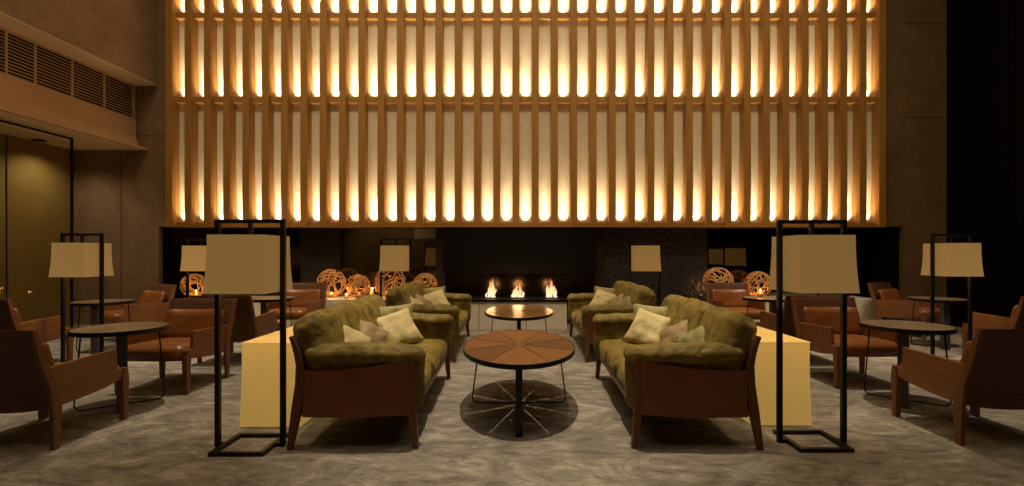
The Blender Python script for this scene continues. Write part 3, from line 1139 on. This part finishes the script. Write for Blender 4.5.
# ------------------------------------------------------------------ armchair (faces +Y, origin between the four feet)
def make_chair():
    rt = empty('armchair')
    y0 = -0.285        # rear foot
    W = 0.315
    # curved plywood back
    mb = MB()
    bm = mb.bm
    nu, nv = 14, 12
    g = {}
    for s_ in (0, 1):
        for i in range(nu + 1):
            for j in range(nv + 1):
                u = 2 * i / nu - 1
                t = j / nv
                zz = 0.262 - 0.022 * (1 - u * u) * (1 - t) + t * (0.785 - 0.262)
                lean = -0.155 * t ** 1.15
                bow = -0.030 * (1 - u * u)
                g[s_, i, j] = bm.verts.new((u * (W - 0.012 + 0.018 * t), y0 + 0.005 + lean + bow - 0.018 * s_ + 0.0, zz))
    for i in range(nu):
        for j in range(nv):
            for s_ in (0, 1):
                bm.faces.new((g[s_, i, j], g[s_, i + 1, j], g[s_, i + 1, j + 1], g[s_, i, j + 1]))
    for i in range(nu):
        for j in (0, nv):
            bm.faces.new((g[0, i, j], g[0, i + 1, j], g[1, i + 1, j], g[1, i, j]))
    for j in range(nv):
        for i in (0, nu):
            bm.faces.new((g[0, i, j], g[0, i, j + 1], g[1, i, j + 1], g[1, i, j]))
    bk = mb.build('back_shell', M['chair_wood_back'], rt, 0.002)
    for p in bk.data.polygons:
        p.use_smooth = abs(p.normal.z) < 0.6
    # small metal slot at the top of the shell
    MB().box((0.0, y0 - 0.186, 0.735), (0.060, 0.008, 0.012), RX(R(16))).build('handle_slot', M['silver'], bk, 0.002)
    for sx in (-1, 1):
        # side panel with armrest
        pts = [(-0.300, 0.262), (-0.10, 0.268), (0.10, 0.285), (0.27, 0.318), (0.285, 0.33), (0.285, 0.385), (0.215, 0.39), (0.205, 0.548), (-0.05, 0.540), (-0.345, 0.528)]
        MB().prism(pts, sx * (W - 0.026), sx * W, 'yz').build('arm_panel', M['chair_wood'], rt, 0.004)
        # rear leg sweeps up into the back edge
        pts = [(-0.310, 0), (-0.268, 0), (-0.252, 0.26), (-0.285, 0.40), (-0.345, 0.56), (-0.418, 0.785), (-0.452, 0.785), (-0.395, 0.56), (-0.335, 0.40), (-0.322, 0.26)]
        MB().prism(pts, sx * (W - 0.003), sx * (W + 0.026), 'yz').build('leg', M['leg_wood'], rt, 0.004)
        pts = [(0.262, 0), (0.300, 0), (0.312, 0.30), (0.300, 0.392), (0.262, 0.392), (0.250, 0.30)]
        MB().prism(pts, sx * (W - 0.034), sx * (W + 0.010), 'yz').build('leg', M['leg_wood'], rt, 0.004)
    # seat and back upholstery
    soft_box((0.555, 0.60, 0.135), 12, 0.05, 0.018, 0.003, 3, 5, T(0, 0.012, 0.352) @ RX(R(2))).build('seat', M['leather'], rt, smooth=True)
    def bendb(p):
        q = p.copy()
        q.y += 0.10 * (p.x / 0.28) ** 2 * 0.6
        return q
    soft_box((0.56, 0.075, 0.29), 12, 0.036, 0.010, 0.003, 4, 5, T(0, -0.325, 0.535) @ RX(R(16)), bend=bendb).build('back_cushion', M['leather'], rt, smooth=True)
    MB().box((0, 0.276, 0.315), (0.545, 0.022, 0.045)).build('front_rail', M['chair_wood'], rt, 0.004)
    return rt


chair_spots = [
    # centre x, y, heading
    (-3.295, 3.425, R(0), 'wooden armchair nearest the camera at left, its back toward us'),
    (3.215, 3.50, R(0), 'wooden armchair nearest the camera at right, its back toward us'),
    (-3.275, 4.66, R(180), 'leather armchair facing us across the near left side table'),
    (3.27, 4.85, R(180), 'leather armchair facing us across the near right side table'),
    (-3.33, 5.90, R(0), 'wooden armchair seen from behind below the large left lampshade'),
    (3.33, 5.92, R(0), 'wooden armchair seen from behind below the large right lampshade'),
    (-3.42, 7.45, R(180), 'distant leather armchair facing us, between large left lamp and ball lanterns'),
    (3.33, 7.45, R(180), 'distant leather armchair facing us in front of the right ball lanterns'),
    (-5.53, 5.42, R(0), 'wooden armchair at the left picture edge behind the nearest one'),
    (5.80, 5.75, R(0), 'wooden armchair at the right picture edge behind the nearest one'),
    (-5.66, 7.14, R(152), 'distant armchair turned sideways with lit arm, in front of the left stone corner'),
    (6.06, 7.58, R(-150), 'distant armchair turned sideways with lit arm, before the right stone wall'),
]
ch0 = make_chair()
for i, (x, y, rz, lab) in enumerate(chair_spots):
    o = ch0 if i == 0 else copy_tree(ch0)
    o.location = (x, y, 0)
    o.rotation_euler = (0, 0, rz)
    tag(o, lab, 'armchair', 'wood and leather armchairs')


# ------------------------------------------------------------------ lights of the room, and added fill
def spot(x, y, e, cone=50, z=9.3, r=0.03, tx=None, ty=None, blend=0.6, col=(1.0, 0.83, 0.62)):
    ld = bpy.data.lights.new('ceiling_or_fill_spot', 'SPOT')
    ld.energy = e * 1.28
    ld.color = col
    ld.spot_size = R(cone)
    ld.spot_blend = blend
    ld.shadow_soft_size = r
    lo = bpy.data.objects.new('ceiling_or_fill_spot', ld)
    C.objects.link(lo)
    lo.location = (x, y, z)
    tx = x if tx is None else tx
    ty = y if ty is None else ty
    d = Vector((tx - x, ty - y, -z))
    lo.rotation_euler = d.to_track_quat('-Z', 'Y').to_euler()
    return lo


spot(0.0, 4.08, 1900, 26, r=0.012)
spot(0.0, 6.5, 900, 22)
for sx in (-1, 1):
    spot(sx * 3.05, 5.2, 1350, 30, r=0.04)
    spot(sx * 3.4, 6.9, 1000, 24, r=0.04)
    spot(sx * 4.9, 3.2, 1250, 20, r=0.04, tx=sx * 5.5, ty=6.7)
    spot(sx * 1.3, 4.1, 500, 14, r=0.06)
    spot(sx * 1.3, 6.5, 400, 12, r=0.06)


def area(x, y, z, sx_, sy_, e, tx, ty, tz, col=(1.0, 0.80, 0.55), spread=180):
    ld = bpy.data.lights.new('added_wash', 'AREA')
    ld.shape = 'RECTANGLE'
    ld.size, ld.size_y = sx_, sy_
    ld.energy = e
    ld.color = col
    ld.spread = R(spread)
    lo = bpy.data.objects.new('added_wash', ld)
    C.objects.link(lo)
    lo.location = (x, y, z)
    lo.rotation_euler = Vector((tx - x, ty - y, tz - z)).to_track_quat('-Z', 'Y').to_euler()


area(0, 3.0, 9.5, 13, 8, 215, 0, 3.0, 0, spread=150)            # added ambient fill standing in for bounced light
area(0.1, 4.6, 9.3, 11, 0.5, 85, 0.1, 8.5, 3.6, spread=70)      # added fill that brightens the slat fronts

# the alcove behind the glass has its own small downlights
for yy in (7.95, 6.4):
    spot(-7.45, yy, 26, 140, z=3.02, r=0.04, tx=-7.6, ty=yy, blend=1.0)

# spots aimed at the hearth
for xx in (-4.2, 0.0, 4.4):
    spot(xx, 4.0, 520, 20, tx=xx, ty=8.2, r=0.06)

# panel, strip and lamp added behind the viewer to give the mirrors reflections
struct(MB().box((-7.1, -3.53, 1.3), (0.9, 0.04, 2.6)).build('reflection_panel', M['curtain']))
struct(MB().box((-4.0, -3.53, 2.2), (1.0, 0.04, 0.6)).build('trim_20', M['travertine']))
spot(-5.6, -1.6, 160, 80, z=4.2, r=0.2, tx=-5.6, ty=-5.2, blend=1.0)

for xx in (-3.2, 0.0, 3.2):  # added fill spots that brighten the near carpet
    spot(xx, 1.0, 620, 30, r=0.10, blend=1.0)
